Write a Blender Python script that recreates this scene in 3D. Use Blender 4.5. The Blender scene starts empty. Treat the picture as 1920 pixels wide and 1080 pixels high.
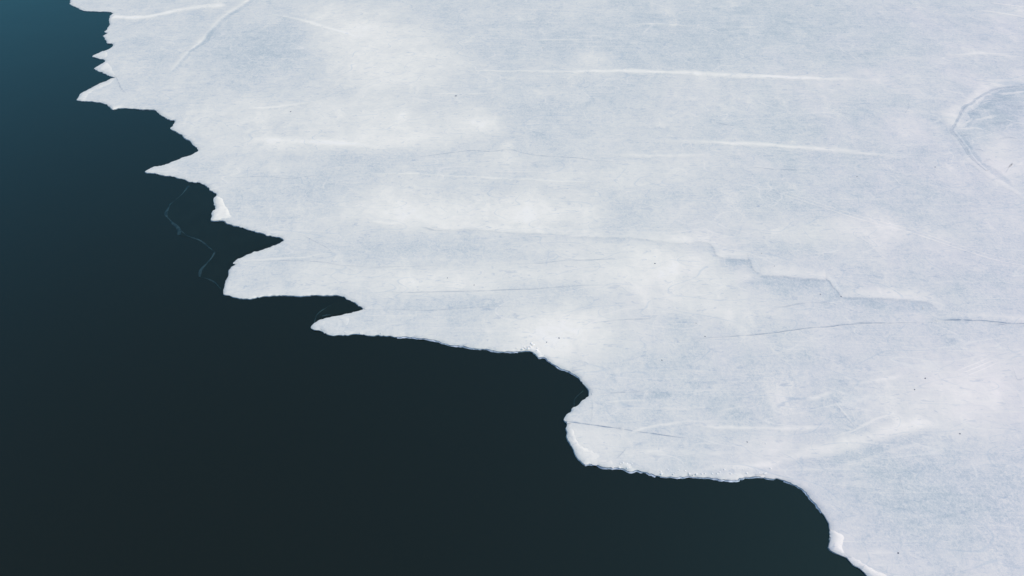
import bpy, math, random
import numpy as np
from mathutils import Vector
from mathutils.geometry import delaunay_2d_cdt
R = math.radians
sc = bpy.context.scene
col = sc.collection
rng = np.random.default_rng(7)
random.seed(7)

# ------------------------------------------------------------------ camera
CAM_H, PITCH, HFOV = 50.0, R(43), R(65)
cd = bpy.data.cameras.new("camera"); cam = bpy.data.objects.new("camera", cd); col.objects.link(cam)
cam.location = (0, 0, CAM_H); cam.rotation_euler = (math.pi/2 - PITCH, 0, 0)
cd.angle = HFOV; cd.clip_start = 0.5; cd.clip_end = 20000
sc.camera = cam
# ------------------------------------------------------------------ light
SUN_EL, SUN_AZ = R(44), R(84)            # azimuth clockwise from +Y (away from the camera)
w = bpy.data.worlds.new("World"); sc.world = w; w.use_nodes = True
wt = w.node_tree
sky = wt.nodes.new("ShaderNodeTexSky"); sky.sky_type = 'NISHITA'; sky.sun_disc = False
sky.sun_elevation = SUN_EL; sky.sun_rotation = SUN_AZ % (2*math.pi)
wt.links.new(sky.outputs[0], wt.nodes["Background"].inputs[0])
wt.nodes["Background"].inputs[1].default_value = 0.15
sl = bpy.data.lights.new("sun", 'SUN'); so = bpy.data.objects.new("sun", sl); col.objects.link(so)
sl.energy = 1.4; sl.angle = R(12); sl.color = (1.0, 0.90, 0.77)
sd = Vector((math.sin(SUN_AZ)*math.cos(SUN_EL), math.cos(SUN_AZ)*math.cos(SUN_EL), math.sin(SUN_EL)))
so.rotation_euler = sd.to_track_quat('Z', 'Y').to_euler(); so.location = (60, 30, 80)
sc.view_settings.view_transform = 'Standard'; sc.view_settings.look = 'None'
sc.view_settings.gamma = 1.0; sc.view_settings.exposure = 0.40

# ------------------------------------------------------------------ helpers
F = 960/math.tan(HFOV/2)
ca, sa = math.cos(PITCH), math.sin(PITCH)
TOP = 0.17                                 # height of the ice above the water
def at(px, py, z=TOP):                     # where a spot of the ice lies on the ground
    px = np.asarray(px, float); py = np.asarray(py, float)
    x = (px-960)/F; y = -(py-540)/F
    d = np.stack([x, ca + y*sa, -sa + y*ca], -1)
    t = (CAM_H - z)/(-d[..., 2])
    return np.stack([d[..., 0]*t, d[..., 1]*t], -1)

def hgt(p):                                # gentle swell of the ice surface
    x, y = p[..., 0], p[..., 1]
    return TOP + 0.018*np.sin(x*.31+1.3*np.sin(y*.17)) + 0.015*np.sin(y*.43+x*.12+2) + 0.01*np.sin(x*.9-y*.55)

def crm(pts, step):                        # Catmull-Rom through points, resampled about every step
    pts = np.asarray(pts, float)
    P = np.vstack([2*pts[0]-pts[1], pts, 2*pts[-1]-pts[-2]])
    out = []
    for i in range(1, len(P)-2):
        p0, p1, p2, p3 = P[i-1], P[i], P[i+1], P[i+2]
        t0 = 0; t1 = t0+max(np.linalg.norm(p1-p0), 1e-6)**.5
        t2 = t1+max(np.linalg.norm(p2-p1), 1e-6)**.5; t3 = t2+max(np.linalg.norm(p3-p2), 1e-6)**.5
        n = max(1, int(np.linalg.norm(p2-p1)/step))
        for k in range(n):
            t = t1+(t2-t1)*k/n
            A1 = (t1-t)/(t1-t0)*p0+(t-t0)/(t1-t0)*p1; A2 = (t2-t)/(t2-t1)*p1+(t-t1)/(t2-t1)*p2
            A3 = (t3-t)/(t3-t2)*p2+(t-t2)/(t3-t2)*p3
            B1 = (t2-t)/(t2-t0)*A1+(t-t0)/(t2-t0)*A2; B2 = (t3-t)/(t3-t1)*A2+(t-t1)/(t3-t1)*A3
            out.append((t2-t)/(t2-t1)*B1+(t-t1)/(t2-t1)*B2)
    out.append(P[-2])
    return np.array(out)

def normals(c):
    d = np.gradient(c, axis=0); d /= np.maximum(np.linalg.norm(d, axis=1), 1e-9)[:, None]
    return np.stack([-d[:, 1], d[:, 0]], 1)          # left of travel

def vnoise(n, period, seed):               # smooth 1-d noise in -1..1
    r = np.random.default_rng(seed); k = int(n/period)+3
    v = r.uniform(-1, 1, k); x = np.arange(n)/period
    i = x.astype(int); f = x-i; f = f*f*(3-2*f)
    return v[i]*(1-f)+v[i+1]*f

def mesh_obj(name, verts, faces, mat, parent=None, attrs=None, smooth=True):
    me = bpy.data.meshes.new(name)
    me.from_pydata([tuple(map(float, v)) for v in verts], [], [tuple(int(i) for i in f) for f in faces])
    for k, a in (attrs or {}).items():
        at_ = me.attributes.new(k, 'FLOAT', 'POINT'); at_.data.foreach_set('value', np.asarray(a, np.float32))
    me.materials.append(mat)
    if smooth: me.polygons.foreach_set('use_smooth', [True]*len(me.polygons))
    me.update()
    o = bpy.data.objects.new(name, me); col.objects.link(o)
    if parent: o.parent = parent
    return o

def tag(o, label=None, cat=None, group=None, kind=None):
    for k, v in (('label', label), ('category', cat), ('group', group), ('kind', kind)):
        if v: o[k] = v
    return o

# ------------------------------------------------------------------ materials
class NT:
    def __init__(s, name):
        s.m = bpy.data.materials.new(name); s.m.use_nodes = True; s.t = s.m.node_tree
        s.bsdf = s.t.nodes["Principled BSDF"]; s.geo = s.t.nodes.new("ShaderNodeNewGeometry")
    def n(s, typ, **kw):
        nd = s.t.nodes.new(typ)
        for k, v in kw.items(): setattr(nd, k, v)
        return nd
    def l(s, a, b): s.t.links.new(a, b)
    def inp(s, sock, v):
        if isinstance(v, (int, float)): sock.default_value = v
        elif isinstance(v, tuple): sock.default_value = v
        else: s.l(v, sock)
    def math(s, op, a, b=0.0, clamp=False):
        nd = s.n("ShaderNodeMath", operation=op, use_clamp=clamp); s.inp(nd.inputs[0], a); s.inp(nd.inputs[1], b); return nd.outputs[0]
    def noise(s, scale, stretch=(1, 1, 1), rot=0, detail=4, rough=.55, off=(0, 0, 0), dist=0.0):
        mp = s.n("ShaderNodeMapping"); mp.inputs['Scale'].default_value = stretch
        mp.inputs['Rotation'].default_value = (0, 0, rot); mp.inputs['Location'].default_value = off
        s.l(s.geo.outputs['Position'], mp.inputs['Vector'])
        nz = s.n("ShaderNodeTexNoise"); nz.inputs['Scale'].default_value = scale
        nz.inputs['Detail'].default_value = detail; nz.inputs['Roughness'].default_value = rough
        nz.inputs['Distortion'].default_value = dist
        s.l(mp.outputs[0], nz.inputs['Vector']); return nz.outputs[0]
    def ss(s, v, a, b):
        mr = s.n("ShaderNodeMapRange", interpolation_type='SMOOTHSTEP'); s.inp(mr.inputs[0], v)
        mr.inputs[1].default_value = a; mr.inputs[2].default_value = b; return mr.outputs[0]
    def mix(s, f, a, b):
        mx = s.n("ShaderNodeMix", data_type='RGBA'); s.inp(mx.inputs[0], f); s.inp(mx.inputs[6], a); s.inp(mx.inputs[7], b); return mx.outputs[2]
    def sheen(s, body, rough, nrm=None):                     # dark clear body under a teal tinted water surface
        d = s.n("ShaderNodeBsdfDiffuse"); g = s.n("ShaderNodeBsdfGlossy"); f = s.n("ShaderNodeFresnel"); m = s.n("ShaderNodeMixShader")
        s.l(body, d.inputs['Color']); g.inputs['Color'].default_value = (.37, 1.0, .98, 1); g.inputs['Roughness'].default_value = rough
        f.inputs['IOR'].default_value = 1.50
        if nrm is not None: s.l(nrm, g.inputs['Normal']); s.l(nrm, f.inputs['Normal'])
        s.l(f.outputs[0], m.inputs[0]); s.l(d.outputs[0], m.inputs[1]); s.l(g.outputs[0], m.inputs[2])
        s.t.nodes.remove(s.bsdf); s.l(m.outputs[0], s.t.nodes["Material Output"].inputs['Surface']); return s.m
    def attr(s, name):
        return s.n("ShaderNodeAttribute", attribute_name=name).outputs['Fac']

def snow_ice():
    s = NT("snow_ice")
    cen = lambda v, k: s.math('MULTIPLY', s.math('SUBTRACT', v, .5), k)
    big = s.noise(.11, (1, .8, 1), R(14), 6, .62, dist=.5)
    med = s.noise(.42, (1, .85, 1), R(-12), 7, .64, (7, 3, 0), .6)
    strk = s.noise(.75, (.42, 1.2, 1), R(3), 7, .70, (3, 9, 0), .5)
    strk2 = s.noise(1.1, (.3, 2.2, 1), R(-14), 5, .65, (13, 2, 0), .2)
    fine = s.noise(4.5, (1, .8, 1), 0, 4, .7)
    crust = s.noise(1.7, (.8, .9, 1), R(35), 5, .68, (61, 8, 0), .8)
    grain = s.noise(13, (1, 1, 1), 0, 2, .6)
    f = s.attr("snow")
    for v, k in ((big, .7), (med, .8), (crust, .5)):
        f = s.math('ADD', f, cen(v, k))
    rough_ice = s.math('SUBTRACT', 1.2, s.math('MULTIPLY', s.ss(f, .3, .8), 1.0))
    for v, k in ((strk, .42), (strk2, .25), (crust, .3), (fine, 1.0), (grain, 1.0)):
        f = s.math('ADD', f, s.math('MULTIPLY', cen(v, k), rough_ice))
    # blown loose-snow blots with soft but definite rims
    blot = s.noise(.24, (1, .55, 1), R(10), 6, .6, (31, 17, 0), .4)
    blotm = s.ss(blot, .55, .70)
    f = s.math('ADD', f, s.math('MULTIPLY', blotm, .22))
    f = s.math('DIVIDE', s.math('ADD', f, .3), 1.6)          # ramp below runs from bare ice to packed snow
    rampn = s.n("ShaderNodeValToRGB"); s.l(f, rampn.inputs[0])
    cr = rampn.color_ramp; cr.interpolation = 'LINEAR'
    rp = lambda p: (p+.3)/1.6
    cr.elements[0].position = 0; cr.elements[0].color = (.43, .49, .50, 1)
    cr.elements[1].position = 1; cr.elements[1].color = (.95, .885, .765, 1)
    for p, c in ((.05, ICE[0]), (.3, ICE[1]), (.52, ICE[2]), (.76, ICE[3]), (1.12, ICE[4])):
        e = cr.elements.new(rp(p)); e.color = c
    c = rampn.outputs[0]
    # violet tint, in broad patches and growing to the right and near side
    sep = s.n("ShaderNodeSeparateXYZ"); s.l(s.geo.outputs['Position'], sep.inputs[0])
    tv = s.math('ADD', s.math('MULTIPLY', sep.outputs[0], .019), cen(big, 1.5))
    tv = s.math('SUBTRACT', tv, s.math('MULTIPLY', s.math('SUBTRACT', sep.outputs[1], 55), .009))
    tv = s.ss(tv, .0, 1.35)
    tint = s.mix(tv, (0.98, 0.998, 0.992, 1), (.995, .970, 1.02, 1))
    mu = s.n("ShaderNodeMix", data_type='RGBA', blend_type='MULTIPLY'); mu.inputs[0].default_value = 1
    s.l(c, mu.inputs[6]); s.l(tint, mu.inputs[7]); c = mu.outputs[2]
    # short dark hair cracks frozen into the sheet
    dash = s.noise(1.7, (.6, 1.3, 1), R(9), 3, .55, (91, 40, 0), .9)
    dashm = s.math('MULTIPLY', s.ss(dash, .61, .70), .22)
    dsh2 = s.noise(2.2, (.5, 1.8, 1), R(-38), 3, .5, (12, 77, 0), .8)
    dashm = s.math('ADD', dashm, s.math('MULTIPLY', s.ss(dsh2, .63, .72), .26))
    c = s.mix(dashm, c, (.27, .36, .46, 1))
    # pale skated scratches
    scr = s.noise(.8, (.12, 4.5, 1), R(-17), 2, .5, (51, 4, 0), .15)
    c = s.mix(s.math('MULTIPLY', s.ss(scr, .60, .70), .20), c, ICE[4])
    # a web of healed hairlines: thin level lines of slow noises, broken up along their length
    for sc_, st, ro, off, wd_, k_, dark in ((.16, (.45, 1.3, 1), R(2), (20, 60, 0), .0045, .5, True), (.2, (.5, 1.4, 1), R(-9), (83, 31, 0), .0050, .45, True), (.17, (.4, 1.5, 1), R(8), (9, 71, 0), .0055, .5, False), (.12, (.5, 1.5, 1), R(-20), (70, 22, 0), .0040, .55, False), (.2, (.4, 1.2, 1), R(24), (44, 90, 0), .0050, .5, False), (.3, (.6, 1.2, 1), R(-40), (11, 35, 0), .0055, .4, True)):
        nz = s.noise(sc_, st, ro, .6, .4, off)
        ln = s.math('SUBTRACT', 1.0, s.ss(s.math('ABSOLUTE', s.math('SUBTRACT', nz, .5)), 0.0, wd_))
        br = s.ss(s.noise(.22, (1, 1, 1), 0, 4, .6, (off[1], off[0], 0)), .42, .56)
        c = s.mix(s.math('MULTIPLY', s.math('MULTIPLY', ln, br), k_*.62), c, (.40, .49, .54, 1) if dark else (.93, .87, .75, 1))
    crn = s.noise(1.3, (1, 1, 1), 0, 4, .6, (5, 5, 0))
    crf = s.math('MULTIPLY', s.attr("crack"), s.math('ADD', s.math('MULTIPLY', s.ss(crn, .32, .62), .75), .25), True)
    c = s.mix(crf, c, (.15, .225, .31, 1))  # dark of the cracks, and the shade painted on ledge faces
    s.l(c, s.bsdf.inputs['Base Color'])
    s.bsdf.inputs['Roughness'].default_value = .75; s.bsdf.inputs['Specular IOR Level'].default_value = .25
    h = s.math('ADD', s.math('MULTIPLY', strk, .7), s.math('MULTIPLY', fine, .22))
    h = s.math('ADD', h, s.math('MULTIPLY', med, .8))
    b = s.n("ShaderNodeBump"); b.inputs['Strength'].default_value = .5; b.inputs['Distance'].default_value = .07
    s.l(h, b.inputs['Height']); s.l(b.outputs[0], s.bsdf.inputs['Normal'])
    return s.m
ICE = [(.525, .565, .548, 1), (.625, .637, .600, 1), (.705, .692, .630, 1), (.79, .755, .662, 1), (.91, .848, .722, 1)]
M_ICE = snow_ice()

def water_mat():
    s = NT("lake_water"); b = s.bsdf
    n = s.noise(.02, (1, 1, 1), 0, 4, .6)
    cbody = s.mix(n, (.0086, .0070, .0012, 1), (.0106, .0086, .0024, 1))
    r1 = s.noise(1.6, (1, 1.6, 1), R(20), 4, .6); r2 = s.noise(.15, (1, 1, 1), 0, 3, .5)
    h = s.math('ADD', s.math('MULTIPLY', r1, .25), r2)
    bp = s.n("ShaderNodeBump"); bp.inputs['Strength'].default_value = .45; bp.inputs['Distance'].default_value = .03
    s.l(h, bp.inputs['Height'])
    return s.sheen(cbody, .05, bp.outputs[0])
M_WATER = water_mat()

def plain(name, c1, c2, scale, rough=.6, spec=.3):
    s = NT(name); n = s.noise(scale, (1, 1, 1), 0, 5, .65)
    s.l(s.mix(s.ss(n, .35, .65), c1, c2), s.bsdf.inputs['Base Color'])
    s.bsdf.inputs['Roughness'].default_value = rough; s.bsdf.inputs['Specular IOR Level'].default_value = spec
    return s.m
M_CRUMB = plain("crushed_snow", (.88, .85, .78, 1), (.95, .91, .83, 1), 3, .8)
M_DARK = plain("dark_debris", (.03, .05, .09, 1), (.10, .13, .18, 1), 9, .7)
M_WETSHADE = plain("wet_shaded_ice_wall", (.10, .16, .21, 1), (.30, .38, .44, 1), 1.6, .35)  # wet ice, with the shade of the wall put into its dark colour
M_SLUSH = plain("slush_rim", (.22, .30, .36, 1), (.72, .76, .80, 1), 2.2, .5)

def thin_mat(name, c1, c2, scale, alpha):
    s = NT(name); n = s.noise(scale, (1, 1, 1), 0, 5, .7, (3, 3, 0))
    f = s.ss(n, .38, .66)
    return s.sheen(s.mix(f, c1, c2), .09)
M_THIN = thin_mat("clear_thin_ice", (.0096, .0078, .0014, 1), (.0110, .0105, .0040, 1), .5, 1)
M_THINRIM = thin_mat("thin_ice_rim", (.013, .020, .020, 1), (.040, .066, .066, 1), 1.3, 1)

# ------------------------------------------------------------------ water: one sheet to the horizon
o = mesh_obj("water", [(-6000, -3000, 0), (6000, -3000, 0), (6000, 9000, 0), (-6000, 9000, 0)], [(0, 1, 2, 3)], M_WATER, smooth=False)
tag(o, "dark blue green calm open water beside the ice", "water", kind='structure')

# ------------------------------------------------------------------ outline of the ice
EDGE = """-700,-560 -420,-430 -250,-330 -120,-250 -20,-190 60,-140 95,-100 70,-75 110,-50 150,-22 140,-8
132,0 133,8 145,14 155,19 180,21 211,23.5 206,30 204,38 204,48 201,55 197,59 202,62 193,67 197,72 200,79 203,81 211,82 210,87 202,93 190,97 180,102 172,106
180,108.5 192,111 197,113 195,117 184,123 176,128 186,133 197,138 208,143 217,145 208,147 196,152 180,159 168,166 160,170 150,175 147,181 145,187
155,189 170,190 190,191.5 200,195 206,202 212,205 220,203 235,202 260,204 287,205.5 298,212 310,220 320,225 328,227 325,232 322,238 319,240.5
333,248 342,253 348,259 356,264 362,271 369,277 371,282 365,286 356,291 340,296 325,302 305,309 290,312 280,316 273,321
280,323 290,324 305,328 325,331 345,336 362,342 373,342 385,347 392,354 401,360 406,365 401,371 401,378 404,386 402,393 398,398 398,403 395,412
402,414 416,414 432,420 450,425 470,431 490,437 502,441 515,443 524,444 532,450 525,455 500,464 475,473 455,481 445,486 437,492.5
440,495 433,500 428,512 425,521 423,530 421,538 419,546 418,552 428,554 440,558 455,560 470,560.5 480,558 500,555 530,553.5 560,554 590,553 615,553 630,553 645,556 653,561 662,566 672,573 681,578.5
672,582 655,586 640,590 625,593 612,597 600,600 590,606 583,613 590,617 600,619 607,622 620,627 640,628 660,627 682,626 690,628 710,628 745,630.5 775,632.5 800,636 820,639 838,645 860,647 875,650 900,653 925,656 940,659 960,659.5 975,659 985,657 993,658 1003,664 1009,670 1020,670 1026,676 1040,684 1055,691 1070,697 1080,704 1090,713 1097,721 1104,730 1105,738
1100,746 1090,754 1078,762 1068,772 1061,780 1058,787 1063,791 1065,797 1062,803 1062,810 1065,822 1070,833 1076,842 1079,850 1082,858 1088,864 1096,870
1100,868 1115,871 1135,875 1160,876 1168,878 1180,883 1195,882 1210,886 1230,891 1250,892.5 1280,893 1300,893 1330,896 1360,897 1380,898 1400,893.5 1420,893 1440,896 1452,899 1456,897 1470,900 1490,908 1505,917 1515,926 1525,938 1536,950 1545,964 1552,977 1555,990 1556,1005 1555,1018 1554,1026
1562,1034 1575,1039 1588,1046 1600,1058 1612,1066 1628,1079 1645,1092 1690,1125 1760,1150 1800,1210 1880,1270 1990,1330 2060,1420 2250,1500 2500,1650"""
EP = np.array([[float(v) for v in p.split(',')] for p in EDGE.split()])
core = crm(at(EP[:, 0], EP[:, 1], .10), .14)
n = len(core); N = normals(core)
jit = .045*vnoise(n, 1.1, 1)+.055*vnoise(n, 2.7, 2)+.05*vnoise(n, 9, 3)-.10*np.clip(vnoise(n, 1.8, 4)-.6, 0, 1)
edge = core+N*jit[:, None]                 # ice lies on the LEFT of travel
far = np.array([[90, 8], [160, 20], [260, 90], [320, 300], [150, 520], [-120, 480], [-230, 330]])
poly = np.vstack([edge, far])

def inside(p):
    x, y = p[:, 0], p[:, 1]; r = np.zeros(len(p), bool)
    a = poly; b = np.roll(poly, -1, 0)
    for (x0, y0), (x1, y1) in zip(a, b):
        if y0 == y1: continue
        c = (y0 > y) != (y1 > y)
        r ^= c & (x < (x1-x0)*(y-y0)/(y1-y0)+x0)
    return r
def edist(p, pts=None):                    # distance to the water's edge
    e = edge[::2] if pts is None else pts
    out = np.empty(len(p))
    for i in range(0, len(p), 4000):
        q = p[i:i+4000]
        out[i:i+4000] = np.sqrt(((q[:, None, :]-e[None])**2).sum(2).min(1))
    return out

# ------------------------------------------------------------------ where the loose snow lies: broad patches (centre, reach, amount)
PATCH = [
 (740,95,115,85,.36),(640,45,80,45,.30),(700,150,90,50,.15),(860,112,60,24,.12),(750,235,120,34,.30),(880,232,40,22,.24),(1112,110,40,14,.25),
 (745,388,100,40,.30),(950,298,70,16,.14),(900,410,220,32,.28),(1230,500,125,54,.42),(1140,470,110,24,.15),(870,522,220,30,.34),
 (1050,622,115,55,.48),(1180,330,60,26,.16),(1290,310,60,24,.14),(600,268,210,20,.30),(1340,572,110,38,.28),(1380,522,42,12,.22),
 (1790,750,140,75,.30),(1860,690,60,40,.1),(1560,432,170,26,.26),(1120,830,60,36,.18),(1430,842,70,26,.18),(1862,275,34,34,.16),
 (1880,310,40,44,.2),(1000,384,150,32,.24),(1560,150,220,24,.06),(930,232,60,22,.1),(520,310,120,20,.1),(470,230,120,26,.14),(580,200,160,22,.14),
 (480,545,130,18,.06),(600,515,100,18,.12),(1480,645,120,20,.1),(1290,760,160,12,.06),(820,340,60,18,.08),(1050,330,60,16,.12),(1100,130,60,14,.08),
 (920,30,60,12,.1),(980,60,40,10,.1),(1130,25,50,10,.1),(1250,20,60,10,.08),(1900,745,30,60,-.1),(1650,1000,90,40,-.04),(1640,520,120,20,-.08),
 (450,85,90,52,-.26),(560,60,60,30,-.1),(540,110,90,26,-.1),(230,60,110,60,-.08),(1000,60,420,70,-.10),(1500,55,420,80,-.17),(1680,330,240,130,-.10),
 (1850,205,60,40,-.26),(1900,200,40,40,-.2),(1812,275,20,24,-.14),(1840,318,24,22,-.14),(720,300,150,24,-.1),(480,384,70,18,-.1),(800,460,140,24,-.1),(700,430,60,14,-.06),(1480,655,260,50,-.08),(1700,920,280,110,-.12),(1330,745,200,44,-.09),
 (1415,530,40,14,-.24),(1500,540,60,14,-.2),(1380,490,34,11,-.22),(1310,468,40,10,-.2),(1650,574,100,12,-.16),(1170,440,80,9,-.1),(1160,480,80,14,-.12),(1560,560,26,18,-.2),
 (1610,760,120,50,-.07),(1880,960,160,110,-.1),(1800,600,160,30,-.05),(980,530,60,14,-.08),(1080,540,120,16,-.12),(690,35,50,8,-.18),(680,78,20,8,-.16),(660,175,60,12,-.1),
 (1240,741,36,6,-.3),(1150,706,9,8,-.35),(1010,205,60,14,-.1),(540,350,60,20,-.06),(800,498,80,10,-.12),(1250,600,90,14,-.1),(860,570,120,14,-.08),(1900,500,120,60,-.08),
 (1090,815,40,20,.05),(660,590,90,12,-.03),(1740,826,30,12,-.08),(1630,210,60,30,-.08),(1500,210,100,30,-.06),(760,170,50,16,-.12),(1730,640,60,20,-.1),
 (1900,25,50,14,.15),(1830,90,60,14,.08),(1700,105,120,14,.04),(1450,88,40,14,.06),(1600,60,40,12,.08)]
PC = np.array([[*at(a, b), *(at(a+c, b)-at(a, b)), *(at(a, b+d)-at(a, b)), k] for a, b, c, d, k in PATCH])
def S0(p):
    s = np.full(len(p), .545)
    for cx, cy, ax, ay, bx, by, k in PC:
        dx, dy = p[:, 0]-cx, p[:, 1]-cy; det = ax*by-ay*bx
        u = (dx*by-dy*bx)/det; v = (ax*dy-ay*dx)/det
        s += (1.3 if k > 0 else 1.1)*k*np.exp(-(u*u+v*v)**1.2)
    return s
def lipw(d): return .15*np.exp(-(d/.32)**1.5)+.06*np.exp(-(d/1.6)**2)
_rims = edge[::2]
def S(p): return S0(p)+lipw(edist(p))

# ------------------------------------------------------------------ the ice sheet
ice = bpy.data.objects.new("ice_sheet", None); col.objects.link(ice); ice.location = (0, 0, 0)
tag(ice, "broad pale snow dusted ice sheet with a scalloped toothed edge against dark water", "ice sheet")

def build_slab():
    gx = np.arange(-95, 95, .42); gy = np.arange(14, 135, .42)
    G = np.stack(np.meshgrid(gx, gy), -1).reshape(-1, 2); G += rng.uniform(-.12, .12, G.shape)
    hw = (G[:, 1]*.72+14)
    G = G[np.abs(G[:, 0]) < hw]
    gc = np.stack(np.meshgrid(np.arange(-240, 330, 6.), np.arange(8, 520, 6.)), -1).reshape(-1, 2)
    gc = gc[(np.abs(gc[:, 0]) >= gc[:, 1]*.72+15) | (gc[:, 1] > 136)]
    G = np.vstack([G, gc]); G = G[inside(G)]
    d = edist(G, edge); G = G[d > .75]
    rings = [G]
    for off in (.07, .2, .42):
        q = edge+normals(edge)*off; q = q[::1 if off < .1 else 2]
        q = q[inside(q)]; dd = edist(q, edge); q = q[dd > off*.82]
        rings.append(q)
    A = np.vstack(rings)
    ne = len(poly)
    pts = [Vector(p) for p in np.vstack([poly, A])]
    es = [(i, (i+1) % ne) for i in range(ne)]
    v, e, f, ov, oe, of = delaunay_2d_cdt(pts, es, [], 1, 1e-5)
    V = np.array([(a.x, a.y) for a in v])
    d = edist(V, edge)
    z = hgt(V)-.10*np.exp(-(d/.12)**1.4)
    # torn, slightly broken lip
    z += .012*np.sin(V[:, 0]*9+V[:, 1]*5)*np.exp(-d/.5)
    s = S0(V)+lipw(d)
    verts = np.column_stack([V, z])
    return verts, [list(q) for q in f], s
verts, faces, sv = build_slab()
obj_slab = mesh_obj("slab", verts, faces, M_ICE, ice, {"snow": sv, "crack": np.zeros(len(sv))})

def edge_band(name, i0, i1, offs, zs, mat, seed, wob=.03, step=1):   # strip following the edge
    c = edge[i0:i1:step]; nn = -normals(c); m = len(c)
    rows = []
    for k, (o_, z_) in enumerate(zip(offs, zs)):
        j = wob*vnoise(m, 2.2, seed+k)+wob*1.5*vnoise(m, 7, seed+20+k)
        if k == 0: j *= 0
        rows.append(np.column_stack([c+nn*(o_+j)[:, None], np.full(m, z_)+(0 if k == 0 else .25*j)]))
    V = np.vstack(rows); K = len(rows)
    Fc = [(k*m+i, (k+1)*m+i, (k+1)*m+i+1, k*m+i+1) for k in range(K-1) for i in range(m-1)]
    return mesh_obj(name, V, Fc, mat, ice)
edge_band("edge_wall", 0, n, (-.004, .015, .03, .0), (TOP-.09, .05, .015, -.25), M_WETSHADE, 40, .015)
def idx(px, py):
    return int(np.argmin(((edge-at(px, py, .1))**2).sum(1)))
for a, b, s_ in (((745, 630), (975, 659), 60), ((1009, 670), (1090, 713), 61), ((1096, 870), (1235, 891), 62), ((1237, 891), (1456, 897), 63), ((1470, 900), (1545, 964), 64)):
    edge_band("slush_rim", idx(*a), idx(*b), (-.02, .035, .09, .10), (.030, .040, .025, -.05), M_SLUSH, s_, .05)

# ------------------------------------------------------------------ strips on the ice: drifts, ledges, cracks
_k = [100]
def strip(name, pts, width, rows, taper=(1, 1), step=.22, wob=.10, lift=.004, label=None):
    """rows: (u across, -1 lower side .. +1 upper side; height; snow change; crack darkening, also painted ledge shade) ; width: half width in metres"""
    _k[0] += 11; sd = _k[0]
    P = np.array(pts, float)
    c = crm(at(P[:, 0], P[:, 1]), step); m = len(c); nn = normals(c)
    c = c+nn*(wob*vnoise(m, 9, sd)+wob*.4*vnoise(m, 2.5, sd+1))[:, None]*min(1, width*4)
    t = np.linspace(0, 1, m)
    tp = np.ones(m)
    if taper[0]: tp *= np.clip(t/(.28*taper[0]), 0, 1)
    if taper[1]: tp *= np.clip((1-t)/(.28*taper[1]), 0, 1)
    tp = tp*tp*(3-2*tp)
    wd = width*(1+.30*vnoise(m, 14, sd+2)+.15*vnoise(m, 4, sd+3))*(.45+.55*tp)
    amp = tp*(1+.25*vnoise(m, 11, sd+4))
    V, sn, ck = [], [], []
    for u, h, ds, k in rows:
        q = c+nn*(u*wd)[:, None]
        z = hgt(q)+np.where(amp > .02, .42*h*amp, 0)+(lift if abs(u) < .999 else -.006)
        V.append(np.column_stack([q, z])); sn.append(S(q)+1.35*ds*amp); ck.append(np.clip(k*amp, 0, 1))
    Kk = len(rows)
    Fc = [(k*m+i, (k)*m+i+1, (k+1)*m+i+1, (k+1)*m+i) for k in range(Kk-1) for i in range(m-1)]
    o = mesh_obj(name, np.vstack(V), Fc, M_ICE, ice, {"snow": np.concatenate(sn), "crack": np.concatenate(ck)})
    if label: o['label'] = label
    return o
def drift(pts, width, ds, h=.04, **kw):
    g = [(-1, 0), (-.7, .16), (-.4, .6), (-.12, .96), (.12, .96), (.4, .6), (.7, .16), (1, 0)]
    return strip("snow_drift", pts, width, [(u, h*f, ds*f, 0) for u, f in g], **kw)
def crack(pts, width=.05, k=.7, bright=0, lift=.006, **kw):
    w_ = width*3
    rows = [(-1, 0, 0, 0), (-.55, .0, bright, 0), (-.3, 0, bright, k*.25), (-.12, -.0, 0, k), (.12, -.0, 0, k), (.3, 0, 0, k*.2), (1, 0, 0, 0)]
    return strip("crack", pts, w_, rows, wob=.06, lift=lift, step=.16, **kw)
def ledge(pts, width, ds, dk, h=.10, ck=.28, **kw):      # low bank: short lower face, long gentle upper side, bared ice at its foot, shade of the face painted in
    h *= .5; ck *= .9; ds *= .8; dk *= .85; kw.setdefault('wob', .2)
    rows = [(-1, 0, 0, 0), (-.7, 0, dk*.35, 0), (-.42, 0, dk*.7, ck*.08), (-.22, .0, dk*.8, ck*.3), (-.1, .005, dk*.7, ck), (-.03, h*.6, dk*.2, ck*.5), (.06, h, ds*.55, 0), (.25, h, ds*.75, 0), (.5, h*.7, ds*.7, 0), (.78, h*.3, ds*.35, 0), (1, 0, 0, 0)]
    return strip("snow_ledge", pts, width, rows, **kw)

# top left
drift([(213,31),(240,32),(265,32),(300,27),(345,17),(395,11),(435,11)], 1.1, .55, .06, taper=(0, .5), label="pale snow band like a road crossing the far corner")
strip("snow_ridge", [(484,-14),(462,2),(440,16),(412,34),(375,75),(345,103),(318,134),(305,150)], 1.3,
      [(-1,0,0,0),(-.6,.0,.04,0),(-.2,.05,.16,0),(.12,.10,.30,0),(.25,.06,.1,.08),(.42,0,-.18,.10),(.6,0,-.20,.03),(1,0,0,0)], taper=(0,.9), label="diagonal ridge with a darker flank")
drift([(495,26),(540,32),(600,48),(640,60),(690,76)], .5, .3, .04)
drift([(445,62),(470,58),(488,50)], .4, -.16, 0)
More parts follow.
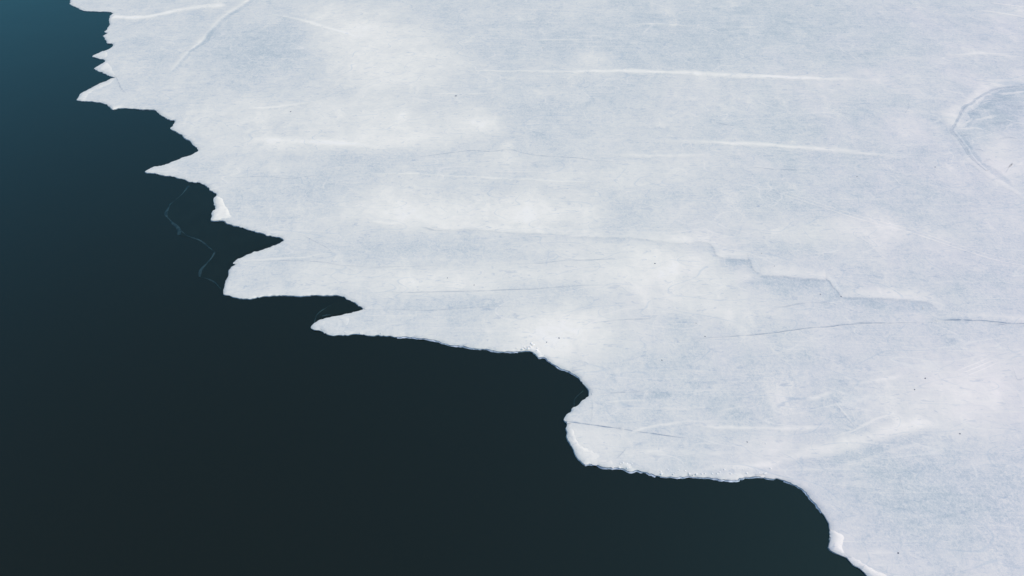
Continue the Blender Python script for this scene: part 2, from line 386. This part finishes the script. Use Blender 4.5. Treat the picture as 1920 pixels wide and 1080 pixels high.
# long white streaks over the middle
drift([(960,135),(1060,134),(1150,133),(1250,135),(1400,142),(1500,146),(1600,149),(1680,155)], .85, .50, .06, taper=(1.2,1.2), label="thin bright streak")
drift([(860,131),(960,133),(1080,134)], .35, .22, .02)
drift([(1200,262),(1310,266),(1400,270),(1500,276),(1580,282),(1660,292),(1740,300)], .75, .40, .05, taper=(1.3,1.2))
drift([(1180,46),(1240,45),(1310,51)], .5, .34, .03)
drift([(990,76),(1050,74),(1110,75)], .35, .26, .02)
drift([(1370,52),(1420,52)], .3, .2, .02)
drift([(1780,105),(1840,100),(1920,108),(1960,112)], .6, .22, .03)
drift([(1820,18),(1870,24),(1935,34)], .5, .26, .03)
drift([(1840,4),(1880,8),(1940,16)], .3, .26, .03)
drift([(420,262),(520,263),(640,270),(760,282)], .9, .24, .04, taper=(1.3,1.3))
drift([(640,330),(760,326),(900,332),(1060,340),(1160,342)], .28, .18, .02)
drift([(770,172),(860,176),(960,172)], .22, .16, .01)
drift([(440,205),(520,199),(600,190)], .5, .22, .02)
drift([(1130,290),(1240,292),(1330,290)], .6, .2, .02)
drift([(690,415),(760,420)], .4, .2, .02)
# the stepped bank
ledge([(765,413),(790,418),(815,426),(850,430),(900,431),(960,435),(1040,441),(1110,445),(1170,446),(1230,452),(1285,454),(1332,456)], 1.5, .24, -.10, .08, .10, taper=(.6, 0))
ledge([(1328,454),(1338,462),(1344,476),(1352,483)], .6, .08, -.16, .10, .14, taper=(0, 0), step=.15)
ledge([(1346,482),(1375,484),(1402,486)], 1.5, .30, -.22, .13, .16, taper=(.2, 0))
ledge([(1399,485),(1408,490),(1414,504),(1428,516)], .7, .08, -.2, .10, .15, taper=(0, 0), step=.15)
ledge([(1422,515),(1450,517),(1490,519),(1530,521),(1548,524)], 1.6, .34, -.24, .14, .22, taper=(.2, 0), label="step of snow bank with the darkest bared ice at its foot")
ledge([(1545,523),(1554,530),(1564,543),(1577,556)], .75, .08, -.26, .10, .34, taper=(0, 0), step=.15)
ledge([(1573,555),(1610,557),(1650,560),(1700,563),(1735,567),(1750,576),(1756,586)], 1.5, .34, -.18, .12, .2, taper=(.2, .6))
drift([(1690,588),(1760,592),(1840,592),(1925,597),(1980,600)], .6, .15, .03, taper=(.8, 0))
# cracks and refrozen leads
crack([(1270,637),(1330,633),(1400,629),(1440,626),(1500,618),(1560,612),(1600,608),(1640,606),(1700,605),(1765,602)], .065, .62, .1, lift=.012)
crack([(1598,608),(1620,606),(1655,606)], .10, .5, taper=(1, 1))
crack([(1755,602),(1792,601),(1820,602),(1850,603),(1890,606),(1935,607),(1990,608)], .075, .95, taper=(.5,0), lift=.035)
crack([(1864,607),(1880,608),(1896,608)], .13, .6)
crack([(1440,580),(1480,573),(1510,569),(1545,568),(1570,573),(1576,580)], .10, .36)
crack([(720,301),(770,297),(820,290),(855,285),(880,282),(920,284),(955,281),(990,289),(1040,294),(1080,296),(1120,301),(1165,303),(1220,308)], .06, .5)
crack([(1392,316),(1420,314),(1445,317),(1490,318),(1520,317)], .06, .5)
crack([(1338,229),(1355,233),(1385,237)], .09, .4)
crack([(413,335),(450,332),(500,331),(545,334),(585,329),(625,326)], .05, .38)
crack([(437,493),(490,490),(540,488),(600,491),(640,497),(700,501),(760,500),(810,497),(840,498)], .06, .30, .05)
crack([(960,496),(1010,494),(1060,489),(1130,487),(1180,485)], .07, .32)
drift([(447,488),(500,486),(560,483),(605,477),(624,477)], .22, .24, .02)
drift([(632,478),(628,488),(634,494)], .2, .2, .02)
crack([(665,550),(720,547),(780,548),(840,546),(905,545),(960,543),(1010,541),(1060,537),(1120,535),(1190,533)], .06, .40)
crack([(684,578),(730,579),(760,581),(830,580),(880,577),(930,575),(985,572)], .055, .36)
crack([(1108,606),(1150,601),(1190,598),(1221,595),(1226,587),(1232,580)], .05, .42)
crack([(1063,792),(1085,794),(1110,797),(1140,801),(1163,804),(1200,810),(1235,815),(1270,820),(1330,824)], .055, .85, taper=(0, 1.6), label="dark crack running in from the tip of the ice")
crack([(1155,803),(1163,804),(1170,806)], .16, .35)
crack([(1110,740),(1150,737),(1190,734),(1230,736),(1266,738)], .06, .35, .05)
crack([(1112,752),(1112,770),(1109,790)], .06, .2)
crack([(1155,862),(1166,851),(1176,839)], .06, .3)
crack([(217,145),(222,155),(229,168),(238,176)], .09, .6, taper=(0, 1))
crack([(562,437),(585,450),(610,463),(626,473)], .05, .34)
crack([(1690,888),(1689,905),(1694,925),(1692,940)], .08, .2)
crack([(1898,172*4),(1908,712),(1925,706)], .08, .25)
crack([(1560,210),(1578,212),(1596,216)], .07, .28)
crack([(1695,215),(1703,203),(1704,190)], .08, .28)
crack([(786,424),(800,428),(812,431),(840,434)], .16, .3)
# lines of blown snow lower right
drift([(1120,757),(1160,753),(1220,750)], .16, .22, .015)
drift([(1170,822),(1180,814),(1200,806),(1240,797),(1292,788)], .20, .26, .02)
drift([(1270,793),(1330,800),(1400,804),(1470,803),(1540,801),(1590,799)], .32, .28, .03)
drift([(1545,825),(1590,810),(1610,802),(1645,785),(1690,765)], .20, .30, .02)
drift([(1562,752),(1585,778),(1606,802)], .16, .2, .01)
drift([(1585,722),(1640,713),(1700,701)], .3, .24, .02)
drift([(1505,748),(1535,742),(1566,731)], .38, .34, .03)
drift([(1340,774),(1390,763),(1430,754)], .16, .18, .01)
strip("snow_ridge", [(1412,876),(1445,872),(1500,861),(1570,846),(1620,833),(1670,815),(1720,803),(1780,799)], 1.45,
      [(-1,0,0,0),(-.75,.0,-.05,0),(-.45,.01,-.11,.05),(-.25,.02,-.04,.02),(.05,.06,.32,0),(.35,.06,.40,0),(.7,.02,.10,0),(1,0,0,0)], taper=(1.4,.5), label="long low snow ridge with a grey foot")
drift([(1530,889),(1580,877),(1630,862),(1680,845),(1765,827)], .28, .13, .02)
crack([(1535,886),(1580,874),(1625,860),(1660,848)], .10, .16)
drift([(1775,880),(1830,868),(1900,862)], .6, .16, .02)
drift([(1560,908),(1600,905),(1650,910)], .5, .15, .02)
drift([(1620,970),(1700,968),(1800,962)], .5, .10, .02)
drift([(1610,1037),(1650,1034),(1690,1038)], .45, .2, .02)
drift([(1150,848),(1230,846),(1330,851),(1400,850)], .4, .18, .02)
drift([(1290,886),(1370,874),(1420,872),(1500,858)], .45, .24, .02)
# tracks scratched across the sheet
for dx, dy in ((0, 0), (4, 7)):
    drift([(1370+dx,322+dy),(1440+dx,350+dy),(1520+dx,376+dy),(1600+dx,402+dy),(1700+dx,428+dy),(1790+dx,458+dy),(1860+dx,480+dy),(1930+dx,494+dy)], .10, .26, .008, wob=.03, taper=(1, 0))
for k_ in range(3):
    drift([(1788+k_*7,698+k_*5),(1820+k_*8,685+k_*5),(1862+k_*9,668+k_*4)], .09, .24, .008, wob=.03)
# the hollow at the right: snow rim, dark bared ice within, small drifts
drift([(1930,150),(1885,153),(1850,166),(1828,180),(1812,196),(1795,210),(1784,228),(1781,242)], 1.6, .32, .04, taper=(.6,.3), wob=.3, label="curved snow rim round the hollow of bared ice")
drift([(1784,245),(1795,262),(1808,285),(1822,304),(1845,322),(1880,345),(1930,378)], .6, .14, .03, taper=(.3, 0))
strip("melt_hollow", [(1935,166),(1905,164),(1870,168),(1846,178),(1822,195),(1806,207),(1797,223),(1789,239),(1794,252)], 2.2,
      [(-1,0,0,0),(-.5,0,-.07,0),(0,0,-.15,.01),(.4,0,-.20,.03),(.58,0,-.22,.06),(.72,0,-.12,.03),(1,0,0,0)], taper=(0,.5), wob=.3)
strip("melt_hollow", [(1790,240),(1796,256),(1812,276),(1826,299),(1850,319),(1876,339),(1905,359)], .9,
      [(-1,0,0,0),(-.4,0,-.06,0),(.1,0,-.14,.02),(.5,0,-.20,.06),(.75,0,-.10,.03),(1,0,0,0)], taper=(.4,.5), wob=.3)
for q in ([(1812,212),(1830,206),(1845,208)],[(1836,190),(1856,184),(1880,186)],[(1800,258),(1815,252),(1832,256)],[(1822,282),(1838,280),(1850,286)],[(1840,304),(1856,300),(1866,306)],[(1880,196),(1905,200),(1925,198)],[(1850,228),(1870,232),(1890,228)],[(1870,262),(1895,258),(1915,264)]):
    crack(q, .16, .22)
drift([(1786,241),(1805,241),(1830,239),(1850,246)], .45, .34, .04)
drift([(1818,228),(1845,221),(1878,215)], .4, .36, .04)
drift([(1868,176),(1890,176),(1925,172)], .4, .28, .03)
drift([(1880,222),(1905,230),(1930,232)], .3, .26, .03)
crack([(1862,335),(1880,346),(1902,358)], .12, .25)
drift([(1860,330),(1885,350)], .12, .2, .01)

crack([(1935,165),(1905,163),(1870,167),(1846,177),(1833,185),(1822,194),(1812,199),(1806,207),(1799,222),(1789,238),(1788,246),(1796,257),(1812,277),(1819,290),(1827,300),(1850,320)], .12, .34, taper=(0,.6), lift=.035, label="thin grey outline of the hollow of bared ice")
for i in range(26):                        # wind scratches and crazing inside the hollow
    px, py = random.uniform(1800, 1925), random.uniform(172, 330)
    if px < 1795+abs(py-240)*.75: continue
    a, L = random.gauss(-.25, .5), random.uniform(9, 26)
    q = [(px, py), (px+L*.5, py+L*.5*a+random.uniform(-2, 2)), (px+L, py+L*a)]
    if i % 2: crack(q, random.uniform(.05, .10), random.uniform(.12, .22))
    else: drift(q, random.uniform(.12, .3), random.uniform(.16, .3), .02)

# ------------------------------------------------------------------ crisp patches of packed snow at the very edge
def patch(pts, ds, h=.05, jag=.10, label=None, step=.12):
    _k[0] += 7
    P = np.array(pts, float); P = np.vstack([P, P[:1]])
    c = crm(at(P[:, 0], P[:, 1]), step)[:-1]; m = len(c)
    c = c+normals(c)*(jag*vnoise(m, 1.5, _k[0])+jag*vnoise(m, 4, _k[0]+1))[:, None]
    ar = .5*np.sum(c[:, 0]*np.roll(c[:, 1], -1)-np.roll(c[:, 0], -1)*c[:, 1])
    if ar < 0: c = c[::-1]
    lo, hi = c.min(0), c.max(0)
    g = np.stack(np.meshgrid(np.arange(lo[0], hi[0], .2), np.arange(lo[1], hi[1], .2)), -1).reshape(-1, 2)
    g += rng.uniform(-.06, .06, g.shape)
    x, y = g[:, 0], g[:, 1]; r = np.zeros(len(g), bool); b = np.roll(c, -1, 0)
    for (x0, y0), (x1, y1) in zip(c, b):
        if y0 != y1: r ^= ((y0 > y) != (y1 > y)) & (x < (x1-x0)*(y-y0)/(y1-y0)+x0)
    g = g[r]
    if len(g): g = g[edist(g, c) > .1]
    v, e, f, *_ = delaunay_2d_cdt([Vector(p) for p in np.vstack([c, g])], [(i, (i+1) % m) for i in range(m)], [], 1, 1e-5)
    V = np.array([(a.x, a.y) for a in v]); d = edist(V, c)
    z = hgt(V)-.006+(h*.4+.01)*(1-np.exp(-d/.15))+.03*rng.random(len(V))*(d > .05)
    z -= .10*np.exp(-(edist(V, edge)/.12)**1.4)
    return mesh_obj("snow_patch", np.column_stack([V, z]), [list(q) for q in f], M_ICE, ice,
                    {"snow": S0(V)+ds, "crack": np.zeros(len(V))})
patch([(406,367),(413,370),(418,374),(421,383),(427,392),(431,401),(436,407),(428,409),(414,411),(397,411.5),(400,404),(400,398),(405,391),(406,385),(403,378),(403,372)], .62, .06, .05, "triangle")
patch([(1557.5,992),(1566,994),(1573,999),(1581,1003),(1583,1010),(1580,1018),(1581,1027),(1585,1037),(1597,1044),(1611,1051),(1624,1058),(1638,1066),(1652,1071),(1666,1080),(1668,1090),(1648,1090),(1630,1077),(1613,1064),(1602,1056),(1590,1045),(1577,1037),(1564,1032),(1557,1025),(1558,1015),(1559,1004)], .55, .07, .07)
patch([(1065,805),(1074,806),(1080,814),(1084,826),(1090,836),(1100,842),(1112,846),(1121,850),(1132,853),(1120,860),(1136,866),(1150,868),(1150,873),(1130,872),(1112,869),(1098,867.5),(1090,862),(1085,856),(1082,848),(1077,838),(1071,828),(1066,818)], .22, .04, .12)
patch([(1158,873),(1164,869),(1172,867),(1180,870),(1186,876),(1182,880),(1172,878),(1163,876)], .45, .06, .06)
patch([(985,653),(996,650),(1006,654),(1014,662),(1022,667),(1014,668),(1006,664),(998,658)], .4, .06, .06)
patch([(588,610),(600,603),(620,597),(648,594),(655,600),(645,610),(630,618),(612,620),(598,616)], .12, .03, .12)
patch([(1418,890),(1430,890),(1448,895),(1450,897),(1436,894)], .5, .06, .04)
patch([(176,104.5),(186,101),(198,97.5),(202,100),(199,108),(190,107)], .3, .05, .03)
patch([(178,127.5),(190,122),(200,117),(205,120),(214,136),(217,143),(205,139),(190,133)], .22, .05, .05)
patch([(148,186),(150,178),(164,170),(185,159),(205,150),(214,147),(206,157),(190,164),(175,170),(168,176),(158,185)], .25, .05, .05)

# ------------------------------------------------------------------ clear young ice skinning the water in the bays
def thin_ice(outline, z, rims, label):
    P = np.array(outline, float); P = np.vstack([P, P[:1]])
    c = crm(at(P[:, 0], P[:, 1], 0), .3)[:-1]; m = len(c)
    c = c+normals(c)*(.08*vnoise(m, 4, 5))[:, None]
    ar = .5*np.sum(c[:, 0]*np.roll(c[:, 1], -1)-np.roll(c[:, 0], -1)*c[:, 1])
    if ar < 0: c = c[::-1]
    v, e, f, *_ = delaunay_2d_cdt([Vector(p) for p in c], [(i, (i+1) % m) for i in range(m)], [], 1, 1e-5)
    root = bpy.data.objects.new("thin_ice", None); col.objects.link(root); cc = c.mean(0); root.location = (cc[0], cc[1], 0)
    tag(root, label, "thin ice", "clear skins of young ice")
    def loc(V): return np.asarray(V)-np.array([cc[0], cc[1], 0])
    top = np.array([(a.x, a.y, z) for a in v]); k = len(top)
    bot = top.copy(); bot[:, 2] = -.03
    fs = [list(q) for q in f]; fs += [[i+k for i in q[::-1]] for q in f]
    fs += [[i, k+i, k+(i+1) % m, (i+1) % m] for i in range(m)]
    mesh_obj("pane", loc(np.vstack([top, bot])), fs, M_THIN, root, smooth=False)
    for pts, wd in rims:
        P = np.array(pts, float); c2 = crm(at(P[:, 0], P[:, 1], 0), .2); q = len(c2); nn = normals(c2)
        _k[0] += 5
        wv = wd*np.clip(.7+.8*vnoise(q, 6, _k[0]), .22, 1.5)
        c2 = c2+nn*(.12*vnoise(q, 7, _k[0]+1))[:, None]
        V = np.vstack([np.column_stack([c2-nn*wv[:, None], np.full(q, .004)]), np.column_stack([c2, np.full(q, z+.012)]), np.column_stack([c2+nn*wv[:, None], np.full(q, .004)])])
        fs = [(r*q+i, r*q+i+1, (r+1)*q+i+1, (r+1)*q+i) for r in range(2) for i in range(q-1)]
        mesh_obj("rim", loc(V), fs, M_THINRIM, root)
thin_ice([(355,350),(380,349),(402,368),(397,395),(390,413),(415,420),(470,436),(520,450),(470,470),(432,492),(424,515),(418,548),(404,528),(376,518),(380,502),(397,486),(402,474),(385,458),(366,446),(334,441),(334,430),(312,404),(320,382),(340,364)], .012,
         [([(356,349),(340,364),(328,376),(319,385)], .11), ([(319,385),(312,402),(322,415),(334,430),(335,441)], .14), ([(335,432),(352,441),(366,447),(385,458),(402,473)], .08), ([(402,473),(397,483),(388,494),(378,506),(376,519)], .13), ([(376,519),(390,522),(404,529),(415,542)], .06)],
         "large clear skin of thin dark ice with a faint pale rim in the bay")
thin_ice([(655,562),(676,577),(640,588),(600,597),(588,605),(592,592),(612,577),(630,566)], .012,
         [([(588,605),(594,591),(612,577),(626,569)], .04), ([(604,592),(612,590),(620,590)], .06)], "small clear skin of thin ice tucked above the narrow ice tongue")
thin_ice([(1100,740),(1090,752),(1074,762),(1074,750),(1082,741),(1092,734)], .012,
         [([(1074,764),(1075,750),(1083,741),(1093,733)], .045)], "small sliver of thin ice in the notch above the rounded ice tip")

# ------------------------------------------------------------------ loose bits lying on the ice
def lump(name, r, mat, seed, flat=.7):
    rr = random.Random(seed); t = (1+5**.5)/2
    vs = [Vector(v).normalized() for v in ((-1,t,0),(1,t,0),(-1,-t,0),(1,-t,0),(0,-1,t),(0,1,t),(0,-1,-t),(0,1,-t),(t,0,-1),(t,0,1),(-t,0,-1),(-t,0,1))]
    fs = [(0,11,5),(0,5,1),(0,1,7),(0,7,10),(0,10,11),(1,5,9),(5,11,4),(11,10,2),(10,7,6),(7,1,8),(3,9,4),(3,4,2),(3,2,6),(3,6,8),(3,8,9),(4,9,5),(2,4,11),(6,2,10),(8,6,7),(9,8,1)]
    V = []
    for v in vs:
        k = r*rr.uniform(.7, 1.25); V.append((v.x*k*1.3, v.y*k, v.z*k*flat+r*flat*.6))
    return mesh_obj(name, V, fs, mat, smooth=False)
SPECK = [(855,180,.22,"largest lone dark fleck on the snow in the upper middle of the ice"),
 (545,209,.16,"dark fleck beside a white lump near the upper left teeth of the ice"),
 (1228,494,.14,"dark fleck in the white patch left of the stepped snow bank"),
 (839,521,.10,"left of two tiny flecks on the white band between long cracks"),
 (889,534,.10,"right of two tiny flecks on the white band between long cracks"),
 (1048,634,.13,"dark fleck in the white patch just above the broad dark bay"),
 (1025,642,.10,"tiny fleck beside the crumbled corner of the ice edge"),
 (1322,631,.11,"dark fleck on the thin line running left from below the stepped bank"),
 (1305,606,.08,"tiny fleck above the thin line below the stepped bank"),
 (1577,556,.13,"dark fleck in the lowest corner of the stepped snow bank"),
 (1538,552,.10,"small fleck under the longest step of the snow bank"),
 (1452,499,.09,"upper tiny fleck on clean snow above the longest step of the bank"),
 (1434,517,.09,"tiny fleck on the lip where the longest step of the bank begins"),
 (1428,475,.08,"tiny fleck highest above the stepped snow bank"),
 (1715,730,.11,"small fleck on the left rim of the big white patch at right"),
 (1735,709,.12,"short dark sliver above the big white patch at right"),
 (1241,675,.10,"lone fleck on grey ice to the right of the broad dark bay"),
 (1753,314,.13,"dark fleck left of the hollow of bared ice"),
 (1401,829,.10,"dark fleck beside a small white lump on the lower lobe"),
 (1684,1037,.12,"lone fleck near the bottom right, right of the bright edge snow"),
 (1018,90,.12,"faint fleck high up between the pale streaks at the top"),
 (1607,331,.12,"flat fleck on grey ice between the long streak and the hollow"),
 (1800,813,.12,"dark sliver at the right end of the long low snow ridge")]
base = lump("debris_fleck", 1.0, M_DARK, 3, .5)
for i, (px, py, r, lab) in enumerate(SPECK):
    o = base if i == 0 else base.copy()
    if i: col.objects.link(o)
    p = at(px, py); o.location = (p[0], p[1], float(hgt(p))); o.scale = (r*.48, r*.48, r*.36); o.rotation_euler = (0, 0, i*1.7)
    tag(o, "tiny " + lab if not lab.startswith(("tiny", "largest", "small", "short", "left", "right")) else lab, "debris", "dark flecks lying on the ice")
cb = None
def crumbs(cnt, where, lo, hi, label, group):
    global cb
    for i in range(cnt):
        px, py = where(i)
        if cb is None: cb = lump("ice_crumb", 1.0, M_CRUMB, 8, .8); o = cb
        else: o = cb.copy(); col.objects.link(o)
        p = at(px, py); r = .75*random.uniform(lo, hi)
        o.location = (p[0], p[1], float(hgt(p))-.01); o.scale = (r, r, r*.8); o.rotation_euler = (0, 0, random.uniform(0, 6.3))
        tag(o, label, "ice crumb", group)
crumbs(16, lambda i: (random.gauss(993, 9), random.gauss(651, 2.5)), .06, .14, "white ice crumb in the cluster at the ice corner above the broad dark bay", "crumbs at the ice corner")
def along(i):
    x = 1235+i*8.2+random.uniform(-4, 4); return x, 889-random.random()**2*10+2*math.sin(x*.03)
crumbs(27, along, .05, .11, "white ice crumb strewn along the lip of the lower ice lobe", "crumbs along the lower lip")
crumbs(9, lambda i: (random.uniform(1160, 1190), random.uniform(866, 879)), .06, .12, "white ice crumb on the bright patch left of the lower lip", "crumbs on the edge patch")
crumbs(4, lambda i: (random.gauss(1434, 9), random.gauss(831, 4)), .04, .08, "white ice crumb scattered mid lobe beside the dark fleck", "crumbs on the lower lobe")
crumbs(6, lambda i: (640+i*36+random.uniform(-8, 8), 622+random.uniform(0, 3)+max(0, i-2)*2), .05, .09, "white ice crumb near the lip of the narrow ice tongue", "crumbs on the narrow tongue")
